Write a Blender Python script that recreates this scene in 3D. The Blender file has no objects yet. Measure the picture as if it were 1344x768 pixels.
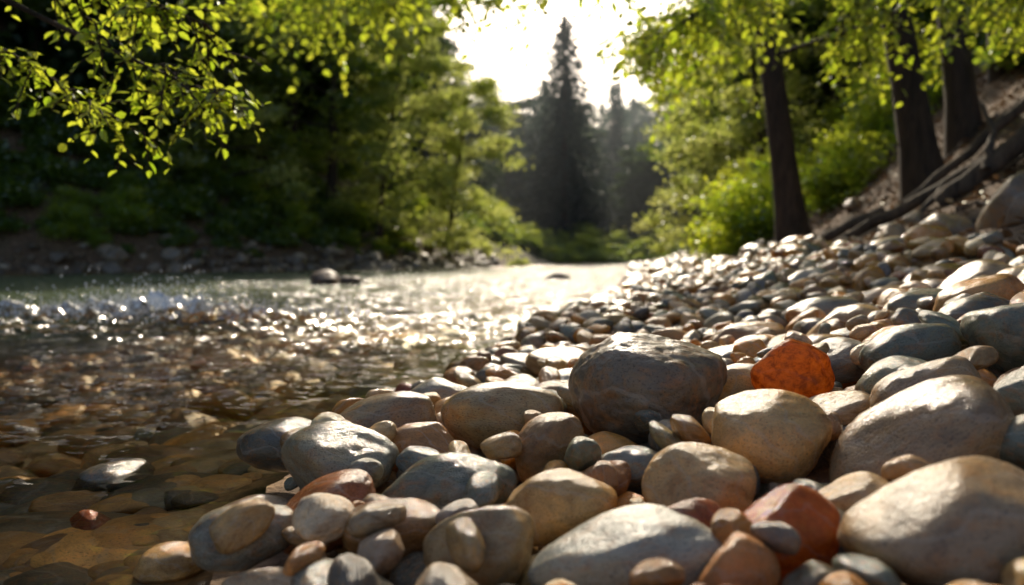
import bpy, math, random
import numpy as np
from mathutils import Vector, Matrix, Quaternion, Euler
R = math.radians
rng = np.random.default_rng(7)
random.seed(7)
scene = bpy.context.scene
SUN_EL, SUN_AZ = 32.0, 2.0     # azimuth: degrees right of +Y

# ---------------------------------------------------------------- noise
def _h(i, j, k, s):
    v = np.sin(i*127.1 + j*311.7 + k*74.7 + s*17.3)*43758.5453
    return v - np.floor(v)
def vnoise(x, y, z, s=0.0):
    x = np.asarray(x, float); y = np.asarray(y, float); z = np.asarray(z, float) + 0*x
    xi, yi, zi = np.floor(x), np.floor(y), np.floor(z)
    fx, fy, fz = x-xi, y-yi, z-zi
    fx = fx*fx*(3-2*fx); fy = fy*fy*(3-2*fy); fz = fz*fz*(3-2*fz)
    r = 0
    for a in (0, 1):
        for b in (0, 1):
            for c in (0, 1):
                w = (fx if a else 1-fx)*(fy if b else 1-fy)*(fz if c else 1-fz)
                r = r + w*_h(xi+a, yi+b, zi+c, s)
    return r*2-1
def fbm(x, y, z, s=0, o=4):
    r = 0; a = 1; f = 1
    for i in range(o):
        r = r + a*vnoise(x*f, y*f, np.asarray(z)*f, s+i*3.1); a *= .5; f *= 2.03
    return r

# ---------------------------------------------------------------- terrain
RS_Y = [-30, -6, -1, 0.6, 1.2, 1.73, 2.07, 2.35, 2.87, 3.7, 5.1, 8.4, 12.4, 23.7, 43, 60, 75, 400]
RS_X = [-9, -3.6, -1.0, -.42, -.45, -.53, -.44, -.25, -.10, .05, .43, 1.35, 2.35, 4.7, 7.7, 11, 14, 60]
LS_Y = [-30, 15, 24, 29, 37, 47, 60, 75, 400]
LS_X = [-28, -23, -18, -10.5, -5.2, -1.2, 2, 6, 30]
FD = [0, .5, .8, 1.0, 1.3, 1.7, 2.0, 3, 4, 6, 10, 20, 60, 300]
FH = [0, .045, .075, .105, .165, .25, .33, .60, .98, 1.9, 3.8, 7.5, 16, 30]
GD = [0, 1, 3, 6, 12, 30, 80, 300]
GH = [0, .4, 1.4, 3.2, 7.5, 15, 26, 40]
def terrain(x, y, noise=True):
    x = np.asarray(x, float); y = np.asarray(y, float)
    dr = x - np.interp(y, RS_Y, RS_X); dl = np.interp(y, LS_Y, LS_X) - x
    hr = np.interp(dr, FD, FH)*np.interp(y, [3, 14, 40], [1, 2.0, 2.2])
    hl = np.interp(dl, GD, GH)
    bed = -np.interp(np.minimum(-dr, -dl), [0, .3, 1, 3, 6, 10], [0, .06, .15, .34, .6, .8])
    h = np.where(dr > 0, hr, np.where(dl > 0, hl, bed))
    h = np.maximum(h, np.where(y > 55, (y-67)*.13, -9))
    if noise:
        far = np.clip(np.abs(h)*1.2, .04, 1)
        h = h + .16*far*fbm(x*.6, y*.6, 0, 1, 3) + .012*fbm(x*5, y*5, 0, 5, 2)*np.clip(far*3, .3, 1)
    return h
def tz(x, y): return float(terrain(np.array([x]), np.array([y]))[0])

# ---------------------------------------------------------------- material helpers
def newmat(name):
    m = bpy.data.materials.new(name); m.use_nodes = True
    nt = m.node_tree; nt.nodes.clear()
    return m, nt
class N:
    def __init__(s, nt): s.nt = nt
    def __call__(s, typ, **kw):
        n = s.nt.nodes.new(typ)
        ins = kw.pop('ins', {})
        for k, v in kw.items(): setattr(n, k, v)
        for k, v in ins.items():
            if isinstance(v, bpy.types.NodeSocket): s.nt.links.new(v, n.inputs[k])
            else: n.inputs[k].default_value = v
        return n
    def math(s, op, a, b=0.0, clamp=False):
        n = s('ShaderNodeMath', operation=op, use_clamp=clamp, ins={0: a, 1: b}); return n.outputs[0]
    def vmath(s, op, a, b=(0, 0, 0)):
        return s('ShaderNodeVectorMath', operation=op, ins={0: a, 1: b}).outputs[0]
    def mix(s, f, a, b, mode='MIX'):
        n = s('ShaderNodeMix', data_type='RGBA', blend_type=mode, ins={'Factor': f, 6: a, 7: b}); return n.outputs[2]
    def ramp(s, f, stops):
        n = s('ShaderNodeValToRGB', ins={0: f}); cr = n.color_ramp
        while len(cr.elements) > 1: cr.elements.remove(cr.elements[-1])
        cr.elements[0].position = stops[0][0]; cr.elements[0].color = stops[0][1]
        for p, c in stops[1:]:
            e = cr.elements.new(p); e.color = c
        return n.outputs[0]
    def noise(s, vec, sc, det=4, rough=.55, dist=0.0, out=0):
        n = s('ShaderNodeTexNoise', ins={'Vector': vec, 'Scale': sc, 'Detail': det, 'Roughness': rough, 'Distortion': dist}); return n.outputs[out]
def c4(r, g, b): return (r, g, b, 1)

def stone_mat(name, color=None, wet=.5, glow=0.0):
    m, nt = newmat(name); n = N(nt)
    tc = n('ShaderNodeTexCoord')
    if color is None:
        ca = n('ShaderNodeAttribute', attribute_type='INSTANCER', attribute_name='col')
        col = ca.outputs['Color']
        wa = n('ShaderNodeAttribute', attribute_type='INSTANCER', attribute_name='wet').outputs['Fac']
        oi = n('ShaderNodeObjectInfo').outputs['Random']
        off = n.math('MULTIPLY', oi, 57.0)
    else:
        col = n('ShaderNodeRGB'); col.outputs[0].default_value = c4(*color); col = col.outputs[0]
        v = n('ShaderNodeValue'); v.outputs[0].default_value = wet; wa = v.outputs[0]
        v = n('ShaderNodeValue'); v.outputs[0].default_value = 3.3; off = v.outputs[0]
    cb = n('ShaderNodeCombineXYZ', ins={0: off, 1: off, 2: off}).outputs[0]
    vec = n('ShaderNodeVectorMath', operation='ADD', ins={0: tc.outputs['Object'], 1: cb}).outputs[0]
    n1 = n.noise(vec, 1.1, 5, .6, .6)
    n2 = n.noise(vec, 4.5, 6, .65, .3)
    n3 = n.noise(vec, 26, 3, .7)
    n4 = n.noise(vec, 60, 2, .6)
    big = n.ramp(n1, [(.3, c4(.48, .42, .38)), (.5, c4(1, 1, 1)), (.72, c4(1.45, 1.22, .9))])
    c = n.mix(1.0, col, big, 'MULTIPLY')
    st = n.ramp(n2, [(.5, c4(0, 0, 0)), (.64, c4(1, 1, 1))])
    c = n.mix(n.math('MULTIPLY', st, .65), c, n.mix(.6, c, c4(.42, .17, .035)))
    sp = n.ramp(n3, [(.33, c4(.3, .28, .27)), (.45, c4(1, 1, 1)), (.62, c4(1, 1, 1)), (.72, c4(1.6, 1.55, 1.45))])
    c = n.mix(.9, c, sp, 'MULTIPLY')
    wv = n('ShaderNodeTexWave', bands_direction='DIAGONAL', ins={'Vector': vec, 'Scale': .55, 'Distortion': 9.0, 'Detail': 3.0, 'Detail Scale': 1.3}).outputs['Fac']
    vm = n.ramp(wv, [(.955, c4(0, 0, 0)), (.99, c4(1, 1, 1))])
    c = n.mix(n.math('MULTIPLY', vm, .2), c, c4(.5, .45, .37))
    dark = n.math('SUBTRACT', 1.0, n.math('MULTIPLY', wa, .2))
    c = n.mix(1.0, c, n('ShaderNodeCombineColor', ins={0: dark, 1: dark, 2: dark}).outputs[0], 'MULTIPLY')
    rough = n.math('SUBTRACT', n.math('ADD', .28, n.math('MULTIPLY', n2, .22)), n.math('MULTIPLY', wa, .29), True)
    hgt = n.math('ADD', n.math('ADD', n.math('MULTIPLY', n2, .5), n.math('MULTIPLY', n3, .25)), n.math('MULTIPLY', n4, .12))
    bmp = n('ShaderNodeBump', ins={'Strength': .45, 'Distance': .012, 'Height': hgt}).outputs[0]
    p = n('ShaderNodeBsdfPrincipled', ins={'Base Color': c, 'Roughness': rough, 'Normal': bmp, 'Specular IOR Level': .55})
    out = p.outputs[0]
    if glow > 0:
        tcol = n.ramp(n2, [(.38, c4(.30, .07, .01)), (.55, c4(.8, .32, .04)), (.7, c4(.95, .5, .10))])
        tr = n('ShaderNodeBsdfTranslucent', ins={'Color': tcol})
        out = n('ShaderNodeMixShader', ins={0: glow, 1: p.outputs[0], 2: tr.outputs[0]}).outputs[0]
    o = n('ShaderNodeOutputMaterial', ins={0: out})
    return m

def leaf_mat(name, dark, light, tdark, tlight, t=.5, gl=.08):
    m, nt = newmat(name); n = N(nt)
    a = n('ShaderNodeAttribute', attribute_name='rnd').outputs['Fac']
    d = n.mix(a, c4(*dark), c4(*light)); tr = n.mix(a, c4(*tdark), c4(*tlight))
    df = n('ShaderNodeBsdfDiffuse', ins={0: d}).outputs[0]
    tl = n('ShaderNodeBsdfTranslucent', ins={0: tr}).outputs[0]
    mx = n('ShaderNodeMixShader', ins={0: t, 1: df, 2: tl}).outputs[0]
    g = n('ShaderNodeBsdfGlossy', ins={0: c4(.8, .85, .8), 'Roughness': .38}).outputs[0]
    mx = n('ShaderNodeMixShader', ins={0: gl, 1: mx, 2: g}).outputs[0]
    n('ShaderNodeOutputMaterial', ins={0: mx})
    return m

def bark_mat(name, a, b, sc=6):
    m, nt = newmat(name); n = N(nt)
    tc = n('ShaderNodeTexCoord')
    mp = n('ShaderNodeMapping', ins={0: tc.outputs['Object'], 'Scale': (1, 1, .18)}).outputs[0]
    x = n.noise(mp, sc*2, 6, .7, .5)
    c = n.ramp(x, [(.35, c4(*a)), (.65, c4(*b))])
    bp = n('ShaderNodeBump', ins={'Strength': .9, 'Distance': .04, 'Height': x}).outputs[0]
    p = n('ShaderNodeBsdfPrincipled', ins={'Base Color': c, 'Roughness': .85, 'Normal': bp})
    n('ShaderNodeOutputMaterial', ins={0: p.outputs[0]})
    return m

M_bark = bark_mat('bark', (.018, .012, .008), (.07, .045, .03))
M_drift = bark_mat('driftwood', (.03, .02, .014), (.13, .09, .06), 4)
M_leaf = leaf_mat('leaf_green', (.035, .07, .012), (.07, .12, .02), (.18, .32, .02), (.56, .64, .06), .6)
M_leafN = leaf_mat('leaf_near', (.045, .09, .012), (.09, .14, .02), (.36, .54, .02), (.80, .84, .06), .68)
M_leafW = leaf_mat('leaf_pale', (.05, .085, .02), (.10, .14, .04), (.46, .56, .08), (.8, .82, .24), .68)
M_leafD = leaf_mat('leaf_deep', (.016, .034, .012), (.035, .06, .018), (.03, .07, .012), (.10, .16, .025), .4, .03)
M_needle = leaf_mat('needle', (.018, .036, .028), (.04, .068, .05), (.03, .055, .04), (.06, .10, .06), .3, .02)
M_needleHazed = leaf_mat('needle_far_hazed', (.06, .10, .08), (.09, .14, .11), (.08, .14, .10), (.16, .24, .13), .45, .03)  # distance haze put into the colour: far needles painted paler than the near spruce

# ---------------------------------------------------------------- mesh builder (all quads)
class MB:
    def __init__(s): s.v = []; s.f = []; s.m = []; s.r = []; s.n = 0
    def add(s, v, f, mi, r):
        v = np.asarray(v, float).reshape(-1, 3); f = np.asarray(f, int).reshape(-1, 4)
        s.v.append(v); s.f.append(f+s.n); s.m.append(np.full(len(f), mi)); s.r.append(np.broadcast_to(np.asarray(r, float), (len(v),))); s.n += len(v)
    def tube(s, P, rad, sides=8, mi=0):
        P = np.asarray(P, float); n = len(P); T = np.gradient(P, axis=0)
        T /= np.linalg.norm(T, axis=1)[:, None]+1e-9
        ref = np.array([0.0, 1, 0]) if abs(T[0][1]) < .8 else np.array([1.0, 0, 0])
        U = np.cross(T, ref); U /= np.linalg.norm(U, axis=1)[:, None]+1e-9
        W = np.cross(T, U); a = np.linspace(0, 2*np.pi, sides, endpoint=False)
        rad = np.asarray(rad, float)
        V = P[:, None]+rad[:, None, None]*(np.cos(a)[None, :, None]*U[:, None]+np.sin(a)[None, :, None]*W[:, None])
        i = np.arange(n-1)[:, None]; j = np.arange(sides)[None]; j2 = (j+1) % sides
        F = np.stack([i*sides+j, i*sides+j2, (i+1)*sides+j2, (i+1)*sides+j], -1)
        s.add(V.reshape(-1, 3), F.reshape(-1, 4), mi, 0)
    def leaves(s, C, D, Nn, S, rnd, mi=1, near=False, wid=.32):
        C = np.asarray(C, float); n = len(C)
        D = D/(np.linalg.norm(D, axis=1)[:, None]+1e-9); W = np.cross(D, Nn); W /= np.linalg.norm(W, axis=1)[:, None]+1e-9
        Z = np.cross(W, D); S = np.asarray(S, float)[:, None]
        if near:
            V = np.stack([C, C+D*S*.28+W*S*wid*.85+Z*S*.06, C+D*S*.66+W*S*wid*.75+Z*S*.05, C+D*S-Z*S*.08,
                          C+D*S*.66-W*S*wid*.75+Z*S*.05, C+D*S*.28-W*S*wid*.85+Z*S*.06], 1).reshape(-1, 3)
            b = np.arange(n)[:, None]*6
            F = np.concatenate([b+np.array([0, 1, 2, 3]), b+np.array([0, 3, 4, 5])])
            s.add(V, F, mi, np.repeat(rnd, 6))
        else:
            V = np.stack([C-D*S*.5, C+W*S*wid, C+D*S*.5, C-W*S*wid], 1).reshape(-1, 3)
            F = np.arange(n*4).reshape(-1, 4)
            s.add(V, F, mi, np.repeat(rnd, 4))
    def mesh(s, name, mats, smooth=True):
        v = np.concatenate(s.v); f = np.concatenate(s.f); m = np.concatenate(s.m); r = np.concatenate(s.r)
        me = bpy.data.meshes.new(name)
        me.vertices.add(len(v)); me.vertices.foreach_set('co', v.ravel())
        me.loops.add(f.size); me.loops.foreach_set('vertex_index', f.ravel().astype(np.int32))
        me.polygons.add(len(f)); me.polygons.foreach_set('loop_start', (np.arange(len(f))*4).astype(np.int32))
        me.polygons.foreach_set('material_index', m.astype(np.int32))
        me.polygons.foreach_set('use_smooth', (m == 0) & smooth)
        for x in mats: me.materials.append(x)
        me.update(); a = me.attributes.new('rnd', 'FLOAT', 'POINT'); a.data.foreach_set('value', r.astype(np.float32))
        return me
def obj(name, me, loc=(0, 0, 0), rot=(0, 0, 0), sc=1.0):
    o = bpy.data.objects.new(name, me); scene.collection.objects.link(o)
    o.location = loc; o.rotation_euler = rot; o.scale = (sc, sc, sc) if not hasattr(sc, '__len__') else sc
    return o
def rdir(n): 
    d = rng.normal(size=(n, 3)); return d/np.linalg.norm(d, axis=1)[:, None]

def clump(mb, c, sig, n, size, mi=1, near=False, shade=None, wid=.32):
    P = c+rng.normal(size=(n, 3))*np.array([sig, sig, sig*.5])
    D = rdir(n); D[:, 2] = D[:, 2]*.5-.25
    Nn = rdir(n)*.8+np.array([0, 0, .7])
    base = rng.uniform(.1, .9) if shade is None else shade
    rnd = np.clip(base+rng.normal(size=n)*.2, 0, 1)
    mb.leaves(P, D, Nn, size*rng.uniform(.6, 1.25, n), rnd, mi, near, wid)

def curve(p, n=8):
    p = np.asarray(p, float); t = np.linspace(0, 1, len(p)); q = np.linspace(0, 1, n)
    out = np.stack([np.interp(q, t, p[:, k]) for k in range(3)], 1)
    for _ in range(2):
        out[1:-1] = (out[:-2]+2*out[1:-1]+out[2:])/4
    return out

def tree_mesh(name, H, r0, lo, cr, nl, nleaf, lsize, mats, lean=(0, 0), sig=.55, droop=.3, near=False, limbs=None):
    mb = MB(); n = 12; t = np.linspace(0, 1, n)
    P = np.stack([lean[0]*t**1.3*H+.02*H*np.sin(t*5+rng.uniform(0, 6))*t, lean[1]*t*H+.02*H*np.sin(t*4+rng.uniform(0, 6))*t, t*H-.3], 1)
    rad = r0*(1-.86*t); rad[0] *= 1.45; rad[1] *= 1.08
    mb.tube(P, rad, 10)
    cl = []
    for i in range(nl):
        tt = lo+(0.98-lo)*((i+.5)/nl); p0 = np.array([np.interp(tt, t, P[:, k]) for k in range(3)])
        az = i*2.4+rng.uniform(-.5, .5); u = (tt-lo)/(1-lo)
        L = cr*(1.05-.25*abs(u-.35)-.6*max(0, u-.55)*1.2)*rng.uniform(.6, 1.2)
        d = np.array([math.cos(az), math.sin(az), 0])
        up = .15+.75*u
        q = [p0, p0+d*L*.4+np.array([0, 0, up*L*.35]), p0+d*L*.75+np.array([0, 0, up*L*.45]), p0+d*L+np.array([0, 0, up*L*.45-droop*L*.4])]
        C = curve(q, 7); rl = max(.02, r0*.36*(1-.75*tt))
        mb.tube(C, np.linspace(rl, .012, 7), 5)
        for k in range(5):
            s = rng.uniform(.3, 1); b = np.array([np.interp(s, np.linspace(0, 1, 7), C[:, j]) for j in range(3)])
            dd = rdir(1)[0]; dd[2] = dd[2]*.5-.1; e = b+dd*L*.33*rng.uniform(.5, 1.2)
            mb.tube([b, (b+e)/2+np.array([0, 0, .06*L]), e], [rl*.3, rl*.2, .008], 4)
            cl.append(e)
            if k < 2: cl.append((b+e)/2)
        cl.append(C[-1])
    per = max(4, nleaf//len(cl))
    for c in cl: clump(mb, c, sig*rng.uniform(.5, 1.1), int(per*rng.uniform(.5, 1.5)), lsize, 1, near)
    return mb.mesh(name, mats)

def conifer_mesh(name, H, cr, mats, lv=70):
    mb = MB(); n = 10; t = np.linspace(0, 1, n)
    mb.tube(np.stack([0*t, 0*t, t*H], 1), H*.014*(1-.93*t)+.01, 8)
    for i in range(lv):
        u = i/lv; z = H*(.04+.95*u); L0 = cr*(1-u)**.7*(.9+.22*math.sin(i*1.7))+.2
        for k in range(9):
            az = k*.7+i*1.3+rng.uniform(-.3, .3); L = L0*rng.uniform(.55, 1.15)
            m = max(5, int(L*7)); s = rng.uniform(.12, 1, m)
            d = np.array([math.cos(az), math.sin(az), 0.0])
            sag = -.38*L*s**1.2+.12*L*s**3
            C = np.array([0, 0, z])+d*(L*s)[:, None]+np.stack([0*s, 0*s, sag], 1)+rng.normal(size=(m, 3))*.12
            D = d+rng.normal(size=(m, 3))*.55+np.array([0, 0, -.35])
            mb.leaves(C, D, rdir(m)*.5+np.array([0, 0, 1.0]), rng.uniform(.4, .85, m)*(H/25)**.5, np.clip(rng.normal(.45, .25, m), 0, 1), 1, False, .22)
    return mb.mesh(name, mats)

# ---------------------------------------------------------------- GN instancer
def instancer(name, coll, pos, rot, scl, idx, cols=None, wet=None):
    n = len(pos); me = bpy.data.meshes.new(name); me.vertices.add(n); me.vertices.foreach_set('co', np.asarray(pos, np.float32).ravel())
    def att(nm, ty, data, key):
        a = me.attributes.new(nm, ty, 'POINT'); a.data.foreach_set(key, np.asarray(data).ravel())
    att('rot', 'FLOAT_VECTOR', np.asarray(rot, np.float32), 'vector')
    att('scl', 'FLOAT_VECTOR', np.asarray(scl, np.float32), 'vector')
    att('idx', 'INT', np.asarray(idx, np.int32), 'value')
    if cols is not None:
        c = np.ones((n, 4), np.float32); c[:, :3] = cols; att('col', 'FLOAT_COLOR', c, 'color')
        att('wet', 'FLOAT', np.asarray(wet, np.float32), 'value')
    o = bpy.data.objects.new(name, me); scene.collection.objects.link(o)
    g = bpy.data.node_groups.new(name+'_nodes', 'GeometryNodeTree')
    g.interface.new_socket('Geometry', in_out='INPUT', socket_type='NodeSocketGeometry')
    g.interface.new_socket('Geometry', in_out='OUTPUT', socket_type='NodeSocketGeometry')
    nn = g.nodes; L = g.links.new
    gi = nn.new('NodeGroupInput'); go = nn.new('NodeGroupOutput')
    ip = nn.new('GeometryNodeInstanceOnPoints'); ci = nn.new('GeometryNodeCollectionInfo')
    ci.inputs['Collection'].default_value = coll; ci.inputs['Separate Children'].default_value = True; ci.inputs['Reset Children'].default_value = True
    def na(nm, ty):
        a = nn.new('GeometryNodeInputNamedAttribute'); a.data_type = ty; a.inputs['Name'].default_value = nm
        return a.outputs['Attribute']
    er = nn.new('FunctionNodeEulerToRotation')
    L(gi.outputs[0], ip.inputs['Points']); L(ci.outputs[0], ip.inputs['Instance']); ip.inputs['Pick Instance'].default_value = True
    L(na('idx', 'INT'), ip.inputs['Instance Index'])
    L(na('rot', 'FLOAT_VECTOR'), er.inputs[0]); L(er.outputs[0], ip.inputs['Rotation'])
    L(na('scl', 'FLOAT_VECTOR'), ip.inputs['Scale'])
    L(ip.outputs[0], go.inputs[0])
    md = o.modifiers.new('scatter', 'NODES'); md.node_group = g
    return o

# ---------------------------------------------------------------- rocks
import bmesh
_ico = {}
def ico(sub):
    if sub not in _ico:
        bm = bmesh.new(); bmesh.ops.create_icosphere(bm, subdivisions=sub, radius=1)
        _ico[sub] = (np.array([v.co[:] for v in bm.verts]), [[v.index for v in f.verts] for f in bm.faces]); bm.free()
    return _ico[sub]
def rock_mesh(name, seed, sub, mat, nf=6, dmin=.6, low=.22, rough=1.0, sq=0.0):
    co, faces = ico(sub); r = np.random.default_rng(seed); v = co.copy()
    v = v*(1+low*vnoise(co[:, 0]*1.1+seed, co[:, 1]*1.1, co[:, 2]*1.1, seed))[:, None]
    for k in range(nf):
        d = r.normal(size=3); d /= np.linalg.norm(d); off = r.uniform(dmin, .92)
        s = v@d-off; kk = 12; sp = np.log1p(np.exp(np.clip(s*kk, -30, 30)))/kk
        v = v-d*(sp*.85)[:, None]
    nz = .03*vnoise(v[:, 0]*3+9, v[:, 1]*3, v[:, 2]*3, seed+1)+rough*(.012*vnoise(v[:, 0]*8, v[:, 1]*8, v[:, 2]*8, seed+2)+.006*vnoise(v[:, 0]*18, v[:, 1]*18, v[:, 2]*18, seed+3))
    v = v+co*nz[:, None]
    mn, mx = v.min(0), v.max(0); v = (v-(mn+mx)/2)/((mx-mn)/2)
    me = bpy.data.meshes.new(name); me.from_pydata(v.tolist(), [], faces); me.polygons.foreach_set('use_smooth', [True]*len(faces)); me.materials.append(mat)
    return me
M_stone = stone_mat('cobble_stone')
rc = bpy.data.collections.new('stone_shapes'); NV = 20
for i in range(NV):
    o = bpy.data.objects.new('stone_shape_%02d' % i, rock_mesh('stone_%02d' % i, 11+i*7, 5, M_stone, nf=4+i % 5, dmin=.62, low=.17)); rc.objects.link(o)

PAL = np.array([(.28, .255, .19), (.18, .19, .14), (.13, .12, .095), (.54, .345, .15), (.34, .185, .07), (.66, .27, .045), (.30, .10, .035), (.62, .47, .26), (.38, .30, .19), (.54, .28, .085)])
PW = np.array([.11, .12, .08, .15, .13, .13, .04, .05, .07, .12]); PW /= PW.sum()

gx0, gx1, gy0, gy1, gs = -1.6, 6.0, -.6, 12.0, .01
GX = np.arange(gx0, gx1, gs); GY = np.arange(gy0, gy1, gs)
XX, YY = np.meshgrid(GX, GY)
HB = terrain(XX, YY); HM = HB.copy(); KEEP = np.zeros(HM.shape, bool)
P_, R_, S_, I_, C_, W_ = [], [], [], [], [], []
def drop(x, y, a, b, c, yaw, tilt=.12, sink=.15, col=None, wet=.4, idx=None, lift=None, maxtop=None, keep=False):
    r = max(a, b)*.6
    def hs(px, py):
        i = min(max(int((py-gy0)/gs), 0), HM.shape[0]-1); j = min(max(int((px-gx0)/gs), 0), HM.shape[1]-1); return HM[i, j]
    gx = (hs(x+r, y)-hs(x-r, y))/(2*r); gy = (hs(x, y+r)-hs(x, y-r))/(2*r)
    gx = max(-.4, min(.4, gx)); gy = max(-.4, min(.4, gy))
    if tilt == 0: gx = gy = 0
    nrm = Vector((-gx+random.gauss(0, tilt), -gy+random.gauss(0, tilt), 1)).normalized()
    Q = Vector((0, 0, 1)).rotation_difference(nrm) @ Quaternion((0, 0, 1), yaw)
    M = np.array(Q.to_matrix()); A = M@np.diag([1/a**2, 1/b**2, 1/c**2])@M.T
    k = int(max(a, b, c)/gs)+1; ci = int((y-gy0)/gs); cj = int((x-gx0)/gs)
    i0, i1, j0, j1 = ci-k, ci+k+1, cj-k, cj+k+1
    if i0 < 0 or j0 < 0 or i1 > HM.shape[0] or j1 > HM.shape[1]: return False
    u = (np.arange(j0, j1)-cj)*gs; v = (np.arange(i0, i1)-ci)*gs; U, V = np.meshgrid(u, v)
    B = A[0, 2]*U+A[1, 2]*V; Cc = A[0, 0]*U*U+2*A[0, 1]*U*V+A[1, 1]*V*V-1
    D = B*B-A[2, 2]*Cc; ok = D > 0; sq = np.sqrt(np.where(ok, D, 0))
    bot = (-B-sq)/A[2, 2]; top = (-B+sq)/A[2, 2]
    sub = HM[i0:i1, j0:j1]
    ok2 = D > .2*A[2, 2]
    z = np.max(np.where(ok2, sub-bot, -9))-sink*c
    g0 = HB[ci, cj]
    if lift is not None: z = min(z, g0+c*.88+lift)
    if maxtop is not None and z+c*.9 > g0+maxtop: return False
    if not keep and (KEEP[i0:i1, j0:j1] & (D > .3*A[2, 2])).mean() > .05: return False
    HM[i0:i1, j0:j1] = np.where(ok, np.maximum(sub, top*.96+z), sub)
    if keep: KEEP[i0:i1, j0:j1] |= D > .15*A[2, 2]
    P_.append((x, y, z)); R_.append(Q.to_euler()[:]); S_.append((a, b, c)); I_.append(random.randrange(NV) if idx is None else idx)
    if col is None: col = PAL[rng.choice(len(PAL), p=PW)]*rng.uniform(.7, 1.2)*rng.uniform(.93, 1.07, 3)
    C_.append(col)
    wet = max(wet, min(1, 1-(z-.03)/.12)) if z < .15 else wet
    W_.append(wet); return True
def pop():
    p = P_.pop(); R_.pop(); S_.pop(); I_.pop(); C_.pop(); W_.pop(); return p

GR, GG, DG, TA, BR, OR, MA, CR = [tuple(PAL[i]) for i in range(8)]
GB = (.32, .22, .12)
for k in range(900):
    y = random.uniform(.5, 3.2); xs = np.interp(y, RS_Y, RS_X); x = random.uniform(xs+.2, xs+2.0); sz = random.uniform(.03, .06)
    if HM[int((y-gy0)/gs), int((x-gx0)/gs)]-HB[int((y-gy0)/gs), int((x-gx0)/gs)] < .02: drop(x, y, sz, sz*.8, sz*.6, random.uniform(0, 6), .1, .3, None, .4, maxtop=.07)
drop(.287, 1.64, .165, .13, .122, .1, tilt=0, sink=.1, lift=.03, keep=True); bpos = pop()
drop(.585, 1.66, .088, .06, .066, .0, tilt=0, sink=.0, lift=.085, keep=True); opos = pop()
drop(.335, .96, .064, .055, .058, .3, tilt=0, sink=.0, lift=.055, keep=True); rpos = pop()
heroes = [ # x, y, width, height, colour
 (.42, 1.28, .18, .15, (.56, .34, .13)), (.60, 1.17, .26, .13, GB), (.74, 1.10, .15, .10, GG),
 (.71, 1.36, .17, .11, GB), (1.18, 2.0, .26, .14, (.52, .28, .10)), (.97, 1.50, .2, .15, GG), (.85, 1.26, .16, .11, GG),
 (.27, 1.14, .155, .12, TA), (.067, 1.42, .135, .12, BR), (-.02, 1.66, .25, .14, (.42, .29, .13)), (-.17, 2.02, .23, .14, GR),
 (-.305, 1.77, .26, .14, (.31, .225, .13)), (-.50, 1.70, .2, .11, DG), (-.33, 1.46, .22, .135, (.29, .26, .18)), (-.11, 1.31, .225, .12, GG),
 (.07, 1.15, .16, .10, (.6, .36, .13)), (-.17, 1.55, .15, .10, (.5, .22, .06)), (.195, 1.34, .13, .09, (.20, .21, .17)),
 (.14, .97, .23, .12, (.36, .35, .28)), (.50, .86, .25, .15, (.34, .24, .14)), (-.04, 1.02, .15, .11, (.46, .33, .17)),
 (-.30, 1.25, .2, .10, (.34, .12, .04)), (-.46, 1.37, .165, .08, (.26, .17, .10)), (-.40, 1.17, .15, .08, GR), (-.167, 1.13, .15, .08, BR),
 (.25, .86, .09, .09, (.5, .23, .08)), (.45, 1.03, .13, .08, TA), (.62, 1.0, .14, .06, CR), (.6, 2.25, .28, .11, GR), (.80, 1.60, .18, .12, GG),
 (.9, 1.84, .18, .08, (.62, .28, .06)), (-.36, 2.7, .1, .12, (.38, .08, .03)), (.76, 2.02, .2, .12, TA),
 (.14, 2.25, .26, .09, GR), (.38, 2.17, .18, .13, (.62, .25, .045)), (-.05, 2.37, .17, .12, DG), (1.05, 1.78, .2, .12, DG), (1.0, 2.4, .24, .15, TA), (1.3, 2.5, .28, .16, GG), (1.5, 2.2, .24, .15, GR),
 (-.31, 1.03, .14, .08, (.36, .26, .15)), (-.20, .95, .15, .08, GR), (.24, 1.02, .10, .08, (.3, .09, .035)), (.09, 1.56, .10, .09, OR), (-.19, 1.20, .10, .06, (.56, .41, .22)), (1.25, 1.70, .2, .13, (.34, .26, .14)),
 (1.7, 2.9, .3, .17, (.4, .28, .15)), (.8, 2.7, .26, .15, BR), (.4, 2.6, .24, .13, (.4, .3, .18)), (1.2, 3.1, .3, .16, GR), (.2, 3.0, .2, .13, OR), (.7, 3.3, .28, .15, TA), (1.9, 3.6, .34, .18, BR), (1.4, 3.9, .34, .18, TA), (.9, 4.1, .3, .16, GG),
 (1.45, 1.9, .2, .12, OR), (1.55, 2.6, .2, .12, CR), (.55, 3.8, .26, .15, DG), (1.7, 4.6, .34, .2, GR), (1.1, 4.9, .32, .18, BR), (2.3, 4.3, .34, .2, TA), (.60, 1.47, .14, .06, (.5, .35, .18)), (.04, 1.9, .18, .11, BR), (.17, 2.05, .16, .1, CR),
 (.31, 1.43, .13, .07, (.24, .22, .17)), (1.0, 1.3, .18, .12, OR), (.2, 1.9, .16, .1, TA), (.48, 1.95, .2, .11, (.36, .29, .2)), (2.0, 3.0, .3, .17, GG), (1.55, 3.3, .3, .17, (.52, .33, .16)), (2.0, 5.4, .36, .22, BR), (2.6, 5.6, .36, .2, CR),
 (-.28, 1.63, .14, .08, OR), (.40, .97, .1, .07, (.2, .19, .15)), (.14, 1.27, .11, .07, (.44, .2, .07)), (.33, 1.22, .1, .07, DG), (.52, 1.40, .12, .07, (.3, .2, .12)),
]
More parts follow.
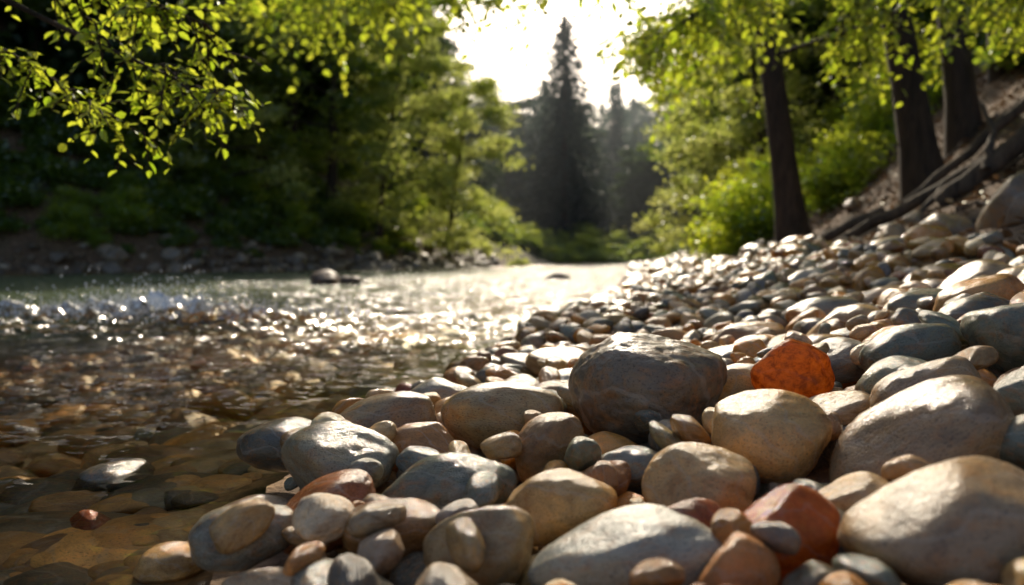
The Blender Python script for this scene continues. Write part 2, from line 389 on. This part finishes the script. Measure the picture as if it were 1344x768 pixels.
for k, (x, y, w, h, c) in enumerate(heroes):
    drop(x, y, w/2*1.05, w/2*random.uniform(.68, .82), h/2*1.05, random.uniform(-.35, .35), .1, .1, np.array(c), random.choice([.4, .6, .8, .95]), (k*3) % NV, lift=.045, keep=True)
for k in range(12000):
    best = None
    for _ in range(6):
        y = -.5+12.3*random.random()**1.35
        xs = np.interp(y, RS_Y, RS_X); xm = min(5.9, xs+np.interp(y, [0, 3, 5, 8], [2.4, 2.2, 1.7, 1.35])+.25*random.gauss(0, 1), .74*y+1.0)
        x0 = xs+(.06 if y < 2.5 else -.05)
        x = x0+(xm-x0)*random.random()
        if x < -1.5 or x > 5.9: continue
        i = int((y-gy0)/gs); j = int((x-gx0)/gs)
        if i >= HM.shape[0] or j >= HM.shape[1]: continue
        e = HM[i, j]-HB[i, j]
        if best is None or e < best[0]: best = (e, x, y)
    if best is None: continue
    e, x, y = best
    if e > .055 or x*x+y*y < .3: continue
    sz = .066*math.exp(random.gauss(0, .36))*(1+.11*min(y, 9)); sz = min(sz, .19)
    if k > 5000: sz *= .6
    drop(x, y, sz, sz*random.uniform(.55, .92), sz*random.uniform(.42, .78), random.uniform(0, 6.28), .24, .15, None, random.choice([.2, .5, .7, .95]), maxtop=.12+.02*min(y, 8))
print('cobbles', len(P_))
instancer('river_cobbles', rc, P_, R_, S_, I_, C_, W_)

M_boulder = stone_mat('boulder_stone', (.17, .135, .09), .1)
bo = obj('dark_boulder', rock_mesh('dark_boulder', 77, 6, M_boulder, nf=5, dmin=.74, low=.14, rough=1.6), bpos, (R(3), R(4), .1), (.165, .13, .122))
oo = obj('orange_translucent_stone', rock_mesh('orange_stone', 31, 5, stone_mat('amber_stone', (.6, .26, .05), .75, .62), nf=4), opos, (0, R(-6), 0), (.088, .05, .066))
ro = obj('red_jasper_stone', rock_mesh('jasper', 53, 5, stone_mat('jasper_stone', (.6, .14, .02), 1.0, .25), nf=3), rpos, (0, 0, .3), (.064, .055, .058))

def scatter(name, n, xr, yr, cond, size, flat=(.45, .85), pal=None, sink=.25, ypow=1, wet=.1, emb=None):
    x = rng.uniform(*xr, n); y = yr[0]+(yr[1]-yr[0])*rng.random(n)**ypow; h = terrain(x, y); ok = cond(x, y, h); x, y, h = x[ok], y[ok], h[ok]; m = len(x)
    s = size(x, y, m); a = s; b = s*rng.uniform(.6, .95, m); c = s*rng.uniform(*flat, m)
    if emb is not None: c = np.minimum(c, emb(h))
    rot = np.stack([rng.normal(0, .2, m), rng.normal(0, .2, m), rng.uniform(0, 6.28, m)], 1)
    if emb is not None: rot[:, :2] *= .2
    pal_ = PAL if pal is None else np.array(pal); col = pal_[rng.integers(0, len(pal_), m)]*rng.uniform(.7, 1.3, m)[:, None]
    return instancer(name, rc, np.stack([x, y, h+c*(1-2*sink)], 1), rot, np.stack([a, b, c], 1), rng.integers(0, NV, m), col, np.full(m, wet) if not callable(wet) else wet(h))
xsr = lambda y: np.interp(y, RS_Y, RS_X)
xsl = lambda y: np.interp(y, LS_Y, LS_X)
scatter('shore_stones', 9000, (-1, 16), (8, 60), lambda x, y, h: (x > xsr(y)-.4-.02*y) & (x < xsr(y)+1.2+rng.normal(0, .35, len(x))) & ((y > 11.8) | (x > 5.9)), lambda x, y, m: np.minimum(.32, np.exp(rng.normal(0, .42, m))*(.12+.004*y)), ypow=1.6)
scatter('hillside_rocks', 800, (1.2, 14), (2, 26), lambda x, y, h: (x > xsr(y)+1.3) & (x < xsr(y)+1.8+rng.exponential(1.4, len(x))), lambda x, y, m: np.exp(rng.normal(0, .5, m))*.085, pal=[(.2, .14, .09), (.15, .10, .065), (.28, .19, .11), (.36, .28, .19)], sink=.4)
scatter('bank_rocks', 13000, (-26, 3), (8, 52), lambda x, y, h: (x < -1+0*y) & (x < xsr(y)-5) & (h > -.12) & (h < .15+rng.exponential(.6, len(x))), lambda x, y, m: np.minimum(.42, np.exp(rng.normal(0, .5, m))*.18), pal=[(.18, .15, .11), (.08, .07, .055), (.26, .22, .17), (.10, .08, .055)], sink=.34)
BP = [(.48, .25, .07), (.60, .32, .085), (.30, .16, .06), (.5, .33, .14), (.17, .13, .07), (.68, .37, .11), (.2, .18, .12)]
scatter('riverbed_stones', 9000, (-6, .6), (.6, 9), lambda x, y, h: (x < xsr(y)-.05) & (h < -.02), lambda x, y, m: np.exp(rng.normal(0, .5, m))*.05, flat=(.35, .6), pal=BP, sink=.3, ypow=1.3, wet=.0, emb=lambda h: np.maximum(.008, -h*.55))
scatter('wet_edge_stones', 70, (-1.6, .4), (1.0, 5), lambda x, y, h: (x < xsr(y)-.02) & (x > xsr(y)-.55) & (h < -.01), lambda x, y, m: np.exp(rng.normal(0, .3, m))*.06, flat=(.5, .7), pal=[(.38, .10, .03), (.14, .12, .09), (.55, .32, .11), (.1, .09, .07)], sink=.2, wet=1.0)
for nm, x, y, w, h, sd in [('river_rock', -3.5, 15, .42, .26, 5), ('river_rock', 1.05, 19, .32, .14, 6), ('river_rock', -2.45, 6.7, .10, .08, 8), ('river_rock', -3.1, 15.2, .25, .14, 9)]:
    obj(nm, rock_mesh(nm, sd, 4, bpy.data.materials.get('midriver_stone') or stone_mat('midriver_stone', (.05, .032, .022), -.6), nf=5), (x, y, .02), (0, 0, sd), (w, w*.7, h))

# ---------------------------------------------------------------- ground sheet
ax = np.concatenate([-6-np.geomspace(.08, 294, 130)[::-1], np.arange(-6, 6, .06), 6+np.geomspace(.06, 294, 130)])
ay = np.concatenate([np.linspace(-40, -.6, 40), np.arange(-.5, 12, .06), 12+np.geomspace(.08, 388, 200)])
def sheet(name, ax, ay, hf, mat):
    X, Y = np.meshgrid(ax, ay); Z = hf(X, Y); nx, ny = len(ax), len(ay)
    i, j = np.meshgrid(np.arange(nx-1), np.arange(ny-1)); b = (j*nx+i).ravel()
    mb = MB(); mb.add(np.stack([X, Y, Z], -1).reshape(-1, 3), np.stack([b, b+1, b+nx+1, b+nx], 1), 0, 0)
    return mb.mesh(name, [mat]), X, Y
m, nt = newmat('ground_soil'); n = N(nt)
geo = n('ShaderNodeNewGeometry'); pos = geo.outputs['Position']; sep = n('ShaderNodeSeparateXYZ', ins={0: pos})
v1 = n.noise(pos, 1.3, 6, .6); v2 = n.noise(pos, 9, 6, .65); v3 = n.noise(pos, 55, 3, .7)
soil = n.ramp(v2, [(.3, c4(.03, .018, .01)), (.5, c4(.12, .07, .038)), (.7, c4(.27, .17, .10))])
moss = n.ramp(v1, [(.5, c4(0, 0, 0)), (.64, c4(1, 1, 1))])
farm = n.math('MULTIPLY', n.math('SUBTRACT', sep.outputs[1], 45), .05, True)
soil = n.mix(n.math('MAXIMUM', n.math('MULTIPLY', moss, .3), n.math('MULTIPLY', farm, .85)), soil, c4(.03, .045, .012))
bedc = n.ramp(v2, [(.3, c4(.10, .06, .03)), (.5, c4(.34, .19, .07)), (.7, c4(.54, .33, .13))])
bedc = n.mix(.7, bedc, n.ramp(v3, [(.3, c4(.4, .4, .4)), (.6, c4(1.2, 1.2, 1.2))]), 'MULTIPLY')
deep = n.ramp(n.math('MULTIPLY', sep.outputs[2], -1.0), [(.25, c4(0, 0, 0)), (.75, c4(1, 1, 1))])
bedc = n.mix(deep, bedc, c4(.10, .10, .045))
isb = n.ramp(n.math('ADD', n.math('MULTIPLY', sep.outputs[2], 10), .5), [(.35, c4(0, 0, 0)), (.6, c4(1, 1, 1))])
col = n.mix(isb, bedc, soil)
hh = n.math('ADD', v2, n.math('MULTIPLY', v3, .4))
bp = n('ShaderNodeBump', ins={'Strength': .7, 'Distance': .03, 'Height': hh}).outputs[0]
p = n('ShaderNodeBsdfPrincipled', ins={'Base Color': col, 'Roughness': .9, 'Normal': bp}); n('ShaderNodeOutputMaterial', ins={0: p.outputs[0]})
me, _, _ = sheet('ground', ax, ay, terrain, m); obj('ground', me)

# ---------------------------------------------------------------- water
m, nt = newmat('river_water'); n = N(nt)
geo = n('ShaderNodeNewGeometry'); pos = geo.outputs['Position']
mp = n('ShaderNodeMapping', ins={0: pos, 'Scale': (1, 1.25, 1), 'Rotation': (0, 0, .35)}).outputs[0]
ch = n('ShaderNodeAttribute', attribute_name='chop').outputs['Fac']
murk = n('ShaderNodeAttribute', attribute_name='murk').outputs['Fac']
foam = n('ShaderNodeAttribute', attribute_name='foam').outputs['Fac']
def nv(sc, amp, det=1, dist=.5):
    c = n.noise(mp, sc, det, .5, dist, 1)
    v = n.vmath('SUBTRACT', c, (.5, .5, .5)); return n.vmath('MULTIPLY', v, (amp, amp*1.2, 0))
tilt = n.vmath('ADD', n.vmath('ADD', nv(1.6, 1.0, 1), nv(6, 2.1, 1)), nv(20, 2.1, 1))
sc_ = n.math('ADD', .08, n.math('MULTIPLY', ch, 1.0))
scv = n('ShaderNodeCombineXYZ', ins={0: sc_, 1: sc_, 2: 0.0}).outputs[0]
nrm = n.vmath('NORMALIZE', n.vmath('ADD', geo.outputs['Normal'], n.vmath('MULTIPLY', tilt, scv)))
fr = n('ShaderNodeFresnel', ins={'IOR': 1.33, 'Normal': nrm}).outputs[0]
tr = n('ShaderNodeBsdfTransparent', ins={0: c4(.98, .94, .82)}).outputs[0]
df = n('ShaderNodeBsdfDiffuse', ins={0: c4(.10, .13, .07)}).outputs[0]
bd = n('ShaderNodeMixShader', ins={0: murk, 1: tr, 2: df}).outputs[0]
gl = n('ShaderNodeBsdfGlossy', ins={0: c4(1, 1, 1), 'Roughness': n.math('ADD', .04, n.math('MULTIPLY', ch, .10)), 'Normal': nrm}).outputs[0]
sh = n('ShaderNodeMixShader', ins={0: fr, 1: bd, 2: gl}).outputs[0]
fn = n.noise(mp, 22, 6, .75, 1.2); fm = n.math('MULTIPLY', n.math('SUBTRACT', n.math('ADD', fn, n.math('MULTIPLY', foam, .44)), .80), 9.0, True)
wh = n('ShaderNodeBsdfPrincipled', ins={'Base Color': c4(.8, .82, .82), 'Roughness': .2, 'Normal': nrm}).outputs[0]
sh = n('ShaderNodeMixShader', ins={0: fm, 1: sh, 2: wh}).outputs[0]
n('ShaderNodeOutputMaterial', ins={0: sh})
def foamf(X, Y):
    def g(cx, cy, rx, ry): return np.exp(-((X-cx)/rx)**2-((Y-cy)/ry)**2)
    return np.clip(g(-2.8, 6.5, .9, .5)+.8*g(-4.4, 6.0, 1.3, .35)+.6*g(-2.0, 5.8, .6, .3)+.35*g(-3.4, 5.3, 1.4, .25), 0, 1)
def wave(X, Y):
    shore = np.clip((xsr(Y)-X)/1.8, 0.12, 1)
    a = .008*fbm(X*1.6+Y*.4, Y*2.6, 0, 21, 3)*shore+.022*fbm(X*.7, Y*1.5, 0, 25, 2)*np.clip((Y-3)/4, 0, 1)*shore
    f = foamf(X, Y)
    a += f*(.04+.13*np.abs(fbm(X*5.5, Y*9, 0, 33, 3))+.07*np.clip(fbm(X*14, Y*14, 0, 41, 1), 0, 1))
    return a
wx = np.concatenate([-8-np.geomspace(.06, 35, 70)[::-1], np.arange(-8, 3.2, .035), 3.2+np.geomspace(.06, 16, 50)])
wy = np.concatenate([np.linspace(-20, .3, 30), np.arange(.35, 5, .05), np.arange(5, 7.6, .025), np.arange(7.6, 10, .06), 10+np.geomspace(.06, 62, 150)])
me, X, Y = sheet('water', wx, wy, wave, m)
dep = -terrain(X, Y, False)
for nm, val in (('chop', np.clip((xsr(Y)-X)/1.3, 0.05, 1)*np.clip((Y-1.7)/2.6, .1, 1)), ('murk', np.clip((dep-.26)/.5, 0, .85)), ('foam', foamf(X, Y))):
    a = me.attributes.new(nm, 'FLOAT', 'POINT'); a.data.foreach_set('value', val.ravel().astype(np.float32))
obj('river_water', me)
n_ = 3600
px = np.concatenate([rng.normal(-2.8, .6, 2200), rng.normal(-4.0, 1.0, 1400)]); py = rng.normal(6.4, .3, n_); pz = .03+np.abs(rng.normal(0, .14, n_))*np.clip(foamf(px, py)+.1, 0, 1)
s = rng.uniform(.003, .010, n_); O = np.array([(1, 0, 0), (0, 1, 0), (-1, 0, 0), (0, -1, 0), (0, 0, 1), (0, 0, -1)])
V = np.stack([px, py, pz], 1)[:, None]+O[None]*s[:, None, None]; b = np.arange(n_)[:, None]*6
faces = [] 
for q in ((0, 1, 4), (1, 2, 4), (2, 3, 4), (3, 0, 4), (1, 0, 5), (2, 1, 5), (3, 2, 5), (0, 3, 5)): faces.append(b+np.array(q))
me = bpy.data.meshes.new('water_spray'); me.from_pydata(V.reshape(-1, 3).tolist(), [], np.concatenate(faces).tolist()); me.polygons.foreach_set('use_smooth', [True]*len(me.polygons))
ms, nt = newmat('spray'); n = N(nt); p = n('ShaderNodeBsdfPrincipled', ins={'Base Color': c4(.85, .87, .88), 'Roughness': .12}); n('ShaderNodeOutputMaterial', ins={0: p.outputs[0]})
me.materials.append(ms); obj('water_spray', me)

# ---------------------------------------------------------------- vegetation
TM = [tree_mesh('broadleaf_a', 15, .26, .18, 4.2, 24, 17000, .25, [M_bark, M_leaf], (.03, 0), .5),
      tree_mesh('broadleaf_b', 19, .32, .25, 4.6, 28, 18000, .27, [M_bark, M_leaf], (-.04, .02), .55),
      tree_mesh('willow_like', 12, .2, .08, 3.6, 26, 19000, .22, [M_bark, M_leafW], (.1, -.05), .45, .7),
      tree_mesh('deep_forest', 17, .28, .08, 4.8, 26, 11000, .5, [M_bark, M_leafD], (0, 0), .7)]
CM = conifer_mesh('spruce', 25, 7.6, [M_bark, M_needle])
CF = conifer_mesh('far_spruce', 18, 4.2, [M_bark, M_needleHazed], 40)
obj('spruce_tree', CM, (5.9, 90, tz(5.9, 90)-.3))
def place(k, x, y, s=1, r=0, name='broadleaf_tree'): return obj(name, TM[k], (x, y, tz(x, y)-.1), (0, 0, r), s)
for a in [(2, -3.4, 43, .85, 0), (2, -6.6, 39.5, .95, .3), (0, -9.0, 40, 1.05, 2), (2, -12.5, 35, .95, 5.8), (0, -14, 37, 1.1, 4), (1, -17, 38, 1.1, 1), (0, -19.5, 33, 1, 3),
          (1, -7.8, 52, 1.0, 2), (1, -13, 47, 1.1, 5),
          (2, 11.2, 47, .95, 2), (0, 12.5, 40, 1, 1), (2, 9.6, 30, .8, 4), (1, 13.5, 33, 1, 2.2), (0, 11.5, 24, .95, 5), (1, 16, 27, 1, 3), (0, 17, 48, 1.1, 0), (1, 15, 58, 1, 4)]:
    place(*a)
fc = bpy.data.collections.new('forest_shapes')
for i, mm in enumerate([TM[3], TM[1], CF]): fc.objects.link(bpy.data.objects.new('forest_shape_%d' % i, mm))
def forest(name, n, xr, yr, cond, idxs, sr):
    x = rng.uniform(*xr, n); y = rng.uniform(*yr, n); h = terrain(x, y); ok = cond(x, y, h); x, y, h = x[ok], y[ok], h[ok]; m = len(x); s = rng.uniform(*sr, m)
    instancer(name, fc, np.stack([x, y, h-.3], 1), np.stack([0*x, 0*x, rng.uniform(0, 6.28, m)], 1), np.stack([s, s, s], 1), rng.choice(idxs, m))
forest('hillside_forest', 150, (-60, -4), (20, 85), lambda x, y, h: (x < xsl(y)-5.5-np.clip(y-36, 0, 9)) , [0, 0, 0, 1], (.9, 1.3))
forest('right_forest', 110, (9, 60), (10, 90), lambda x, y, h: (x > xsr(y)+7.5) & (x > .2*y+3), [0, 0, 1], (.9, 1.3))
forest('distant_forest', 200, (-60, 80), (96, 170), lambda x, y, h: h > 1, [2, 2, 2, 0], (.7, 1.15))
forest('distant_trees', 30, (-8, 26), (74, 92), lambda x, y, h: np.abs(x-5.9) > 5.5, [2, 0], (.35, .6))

def bush_mesh(name, r, h, nc, nleaf, ls, mats):
    mb = MB()
    for i in range(nc):
        d = rdir(1)[0]; c = np.array([d[0]*r, d[1]*r, abs(d[2])*h])*rng.uniform(.3, 1)
        mb.tube([np.zeros(3), c*.5+np.array([0, 0, .1]), c], [.03, .015, .006], 4)
        clump(mb, c, r*.2, nleaf//nc, ls)
    return mb.mesh(name, mats)
B1 = bush_mesh('bush_bright', 1.3, 2.0, 50, 7000, .14, [M_bark, M_leafN]); B2 = bush_mesh('bush_dark', 1.0, .9, 40, 2400, .2, [M_bark, M_leaf])
for x, y, s in [(5.6, 19, 1.0), (7.0, 20.5, 1.2), (6.9, 16.5, .75), (8.6, 18, 1.0), (8.0, 25, 1.3), (11, 22, 1.2)]:
    obj('leafy_bush', B1, (x, y, tz(x, y)-.1), (0, 0, x*3), s)
bc = bpy.data.collections.new('undergrowth_shapes'); bc.objects.link(bpy.data.objects.new('ug0', B2)); bc.objects.link(bpy.data.objects.new('ug1', B1))
xx = np.concatenate([rng.uniform(-40, 25, 2000), rng.uniform(-30, -4, 900), rng.uniform(-2, 16, 260)]); yy = np.concatenate([rng.uniform(12, 90, 2000), rng.uniform(16, 42, 900), rng.uniform(66, 76, 260)]); h_ = terrain(xx, yy)
ok = ((h_ > .6) | ((yy > 66) & (h_ > .05))) & (((xx < xsl(yy)-1.3) & (xx < 0)) | (xx > xsr(yy)+6) | (yy > 66)); xx, yy, h_ = xx[ok], yy[ok], h_[ok]
s_ = rng.uniform(.35, 1.1, len(xx))*np.clip(h_/2+(yy > 66), .4, 1)
instancer('undergrowth', bc, np.stack([xx, yy, h_-.1], 1), np.stack([0*xx, 0*xx, rng.uniform(0, 6, len(xx))], 1), np.stack([s_, s_, s_], 1), (rng.random(len(xx)) < .12).astype(int))

def twig(mb, p0, d, L, ls, n, mi=1, r=.006):
    t = np.linspace(0, 1, 6)[:, None]; d = d/np.linalg.norm(d)
    P = p0+d*L*t+np.array([0, 0, -.35*L])*t**2+rng.normal(size=(6, 3))*.015*L*t
    mb.tube(P, np.linspace(r, r*.3, 6), 4)
    s = np.linspace(.1, 1, n)+rng.uniform(-.02, .02, n); s = np.clip(s, 0, 1)
    C = np.stack([np.interp(s, t[:, 0], P[:, k]) for k in range(3)], 1)
    side = np.cross(d, [0, 0, 1.0]); side /= np.linalg.norm(side)+1e-9
    sg = np.where(np.arange(n) % 2, 1, -1)[:, None]
    D = d*.55+side*sg*.8+rng.normal(size=(n, 3))*.3+np.array([0, 0, -.35])
    Nn = np.array([0, 0, 1.0])+rng.normal(size=(n, 3))*.45
    mb.leaves(C, D, Nn, ls*rng.uniform(.6, 1.2, n), np.clip(rng.uniform(.2, .9)+rng.normal(size=n)*.15, 0, 1), mi, True, .34)
def spray(mb, pts, r0, ls, ntw, Lt, s0=.35, sub=2, n=9):
    C = curve(pts, 12); mb.tube(C, np.linspace(r0, r0*.18, 12), 6)
    T = np.gradient(C, axis=0)
    for i in range(ntw):
        s = s0+(1-s0)*rng.random()**.8; b = np.array([np.interp(s, np.linspace(0, 1, 12), C[:, k]) for k in range(3)])
        td = np.array([np.interp(s, np.linspace(0, 1, 12), T[:, k]) for k in range(3)]); td /= np.linalg.norm(td)
        d = td*.5+rdir(1)[0]*np.array([1, 1, .6])+np.array([0, 0, -.15]); L = Lt*rng.uniform(.5, 1.2)
        twig(mb, b, d, L, ls, n)
        for k in range(sub):
            q = b+d/np.linalg.norm(d)*L*rng.uniform(.2, .8)+np.array([0, 0, -.06*L])
            twig(mb, q, d*.5+rdir(1)[0]*.8+np.array([0, 0, -.25]), L*.6, ls, n-2)

def near_tree(name, bx, by, H, r0, lean, limbs, crown):
    mb = MB(); n = 14; t = np.linspace(0, 1, n); bz = tz(bx, by)
    P = np.stack([bx+lean[0]*t*H+.05*np.sin(t*9+bx), by+lean[1]*t*H+.1*np.sin(t*5), bz-.3+t*H], 1)
    rad = r0*(1-.8*t); rad[0] *= 1.5; rad[1] *= 1.1
    mb.tube(P, rad, 12)
    for (zs, pts, r, ls, ntw, Lt, s0) in limbs:
        tt = (zs-bz+.3)/H; p0 = [np.interp(tt, t, P[:, k]) for k in range(3)]
        spray(mb, [p0]+pts, r, ls, ntw, Lt, s0)
    for i in range(crown):
        tt = .55+.43*i/crown; p0 = np.array([np.interp(tt, t, P[:, k]) for k in range(3)]); az = i*2.4
        L = 2.6*rng.uniform(.6, 1.1); d = np.array([math.cos(az)+.2, math.sin(az), .5])
        spray(mb, [p0, p0+d*L*.5, p0+d*L], .05, .13, 8, 1.1, .3)
    return obj(name, mb.mesh(name, [M_bark, M_leafN]))
near_tree('broadleaf_tree', 5.05, 14, 12, .25, (-.17, -.01), [
    (6.0, [(2.2, 11.5, 5.2), (.2, 9.6, 4.0), (-2.4, 8.6, 3.3)], .08, .12, 70, .75, .45),
    (6.6, [(1.8, 12, 5.9), (-.4, 11.0, 4.7), (-3.4, 10.2, 3.9)], .08, .13, 60, .9, .5),
    (5.0, [(3.6, 11.2, 4.6), (2.5, 9, 3.6), (1.6, 7.6, 2.7)], .06, .11, 65, .8, .3),
    (4.6, [(3.2, 12.5, 4.4), (2.2, 11.4, 3.9), (1.75, 10.8, 3.4)], .05, .12, 45, .8, .3),
    (5.2, [(5.5, 12, 5), (4.6, 10, 4.3), (3.7, 8.6, 3.2)], .06, .11, 50, .8, .3),
    (4.0, [(5.8, 13, 4.3), (6.4, 12.3, 3.9)], .04, .12, 25, .8, .3)], 8)
near_tree('broadleaf_tree', 5.75, 11, 11, .24, (-.2, 0), [
    (5.0, [(4.8, 9, 4.6), (4.3, 7.6, 3.6), (3.5, 6.5, 2.8)], .06, .10, 50, .75, .3),
    (4.6, [(5.8, 9.6, 4.3), (5.6, 8.5, 3.5)], .05, .10, 32, .7, .3)], 6)
near_tree('broadleaf_tree', 6.9, 12.2, 12, .22, (-.12, 0), [
    (5.0, [(7.0, 10.5, 4.8), (6.2, 9, 4.0), (5.6, 8.3, 3.5)], .05, .11, 36, .8, .3)], 5)
near_tree('broadleaf_tree', 8.5, 14, 12, .16, (-.06, 0), [(4.5, [(8, 12.5, 4.6), (7.4, 11.5, 4.0)], .04, .12, 30, .9, .3)], 5)

mb = MB(); bz = tz(-2.6, -3.2)
mb.tube(curve([(-2.6, -3.2, bz-.2), (-2.75, -2.8, 1.0), (-2.9, -2.2, 2.4), (-2.8, -1.6, 4.5)], 10), np.linspace(.16, .07, 10), 10)
spray(mb, [(-2.85, -2.4, 1.9), (-3.0, -.6, 2.3), (-2.7, 1.4, 2.05), (-2.2, 2.6, 1.62), (-1.72, 3.0, 1.36), (-1.35, 3.05, 1.22), (-1.12, 3.1, 1.1)], .022, .05, 28, .22, .72, 1, 7)
spray(mb, [(-2.5, 2.0, 1.75), (-2.05, 2.9, 1.36), (-1.75, 2.95, 1.2), (-1.5, 3.0, 1.03)], .010, .048, 18, .18, .4, 1, 7)
spray(mb, [(-2.6, 1.6, 1.95), (-2.0, 2.9, 1.68), (-1.55, 3.1, 1.55), (-1.2, 3.2, 1.42)], .012, .05, 30, .24, .35, 1, 8)
spray(mb, [(-2.85, -2.0, 2.6), (-2.6, .5, 3.0), (-2.2, 2.5, 2.0), (-1.5, 3.2, 1.7)], .016, .05, 20, .28, .7, 1, 8)
for i in range(8):
    az = i*2.1; p0 = np.array([-2.85, -2.0, 2.8+.2*i]); d = np.array([math.cos(az)-.4, math.sin(az)-.6, .4]); spray(mb, [p0, p0+d*.8, p0+d*1.6], .03, .06, 20, .5, .3, 1)
obj('overhanging_branch_tree', mb.mesh('overhanging_tree', [M_bark, M_leafN]))

mb = MB()
def log(pts, r0, r1, lift=.05):
    P = curve([(x, y, tz(x, y)+dz+lift) for x, y, dz in pts], 14); P += rng.normal(size=P.shape)*.012
    mb.tube(P, np.linspace(r0, r1, 14)*(1+rng.uniform(-.15, .15, 14)), 10); return P
log([(3.9, 9.6, .0), (5.0, 8.7, .12), (6.4, 8.0, .25)], .055, .13)
log([(4.6, 8.6, .0), (5.3, 8.2, .25), (6.2, 7.6, .75)], .10, .15)
log([(4.3, 9.3, .05), (5.2, 9.0, .35), (6.3, 8.8, .7)], .04, .08)
log([(4.9, 8.3, .1), (5.1, 8.5, .5), (5.15, 8.8, .8)], .05, .02)
log([(4.2, 8.4, .0), (4.9, 8.9, .15), (5.7, 9.6, .1)], .03, .06)
log([(3.2, 10.5, .0), (3.8, 10.0, .05), (4.6, 9.9, .1)], .04, .07)
for i in range(60):
    x0 = rng.uniform(2.2, 7); y0 = rng.uniform(4, 13); a_ = rng.uniform(0, 6.28); l_ = rng.uniform(.3, 1.3)
    if x0 > xsr(y0)+1.6: log([(x0, y0, 0), (x0+math.cos(a_)*l_/2, y0+math.sin(a_)*l_/2, .04), (x0+math.cos(a_)*l_, y0+math.sin(a_)*l_, .02)], .024, .008, .02)
obj('driftwood_logs', mb.mesh('driftwood', [M_drift]))

mb = MB(); n_ = 20000; x = rng.uniform(2, 11, n_); y = rng.uniform(3, 22, n_); ok = (x > xsr(y)+1.3); x, y = x[ok], y[ok]; z = terrain(x, y)+.02
D = rdir(len(x)); D[:, 2] *= .3; mb.leaves(np.stack([x, y, z], 1), D, np.array([0, 0, 1.0])+rdir(len(x))*.5, rng.uniform(.05, .12, len(x)), rng.random(len(x)), 0, True)
M_lit = leaf_mat('litter', (.12, .055, .025), (.38, .22, .11), (.1, .05, .02), (.2, .12, .05), .15)
obj('leaf_litter', mb.mesh('leaf_litter', [M_lit], False))

# valley haze, a real volume of moist air standing over the far reach of the river
bm = bmesh.new(); bmesh.ops.create_cube(bm, size=1); me = bpy.data.meshes.new('valley_haze'); bm.to_mesh(me); bm.free()
mh, nt = newmat('haze'); n = N(nt); vs = n('ShaderNodeVolumeScatter', ins={'Color': c4(.85, .94, 1), 'Density': .0013, 'Anisotropy': .3}); n('ShaderNodeOutputMaterial', ins={'Volume': vs.outputs[0]})
me.materials.append(mh); obj('valley_haze', me, (10, 115, 13), (0, 0, 0), (150, 130, 34))

# ---------------------------------------------------------------- light, sky, camera
w = bpy.data.worlds.new('World'); scene.world = w; w.use_nodes = True; nt = w.node_tree
bg = nt.nodes['Background']; sk = nt.nodes.new('ShaderNodeTexSky'); sk.sky_type = 'NISHITA'; sk.sun_disc = False
sk.sun_elevation = R(SUN_EL); sk.sun_rotation = R(SUN_AZ); sk.dust_density = 3.0; sk.air_density = 1.0
nt.links.new(sk.outputs[0], bg.inputs[0]); bg.inputs[1].default_value = .15
sl = bpy.data.lights.new('sun', 'SUN'); sl.energy = 5.0; sl.angle = R(.5); sl.color = (1, .87, .68)
so = bpy.data.objects.new('sun', sl); scene.collection.objects.link(so)
sd = Vector((math.sin(R(SUN_AZ))*math.cos(R(SUN_EL)), math.cos(R(SUN_AZ))*math.cos(R(SUN_EL)), math.sin(R(SUN_EL))))
so.rotation_euler = sd.to_track_quat('Z', 'Y').to_euler()
cam = bpy.data.cameras.new('camera'); co = bpy.data.objects.new('camera', cam); scene.collection.objects.link(co); scene.camera = co
co.location = (0, 0, .5); co.rotation_euler = (R(90-2.5), 0, 0); cam.lens = 28; cam.sensor_width = 36; cam.clip_start = .02; cam.clip_end = 1500
cam.dof.use_dof = True; cam.dof.focus_distance = 1.6; cam.dof.aperture_fstop = 2.5
scene.view_settings.view_transform = 'Standard'; scene.view_settings.look = 'None'; scene.view_settings.exposure = 0
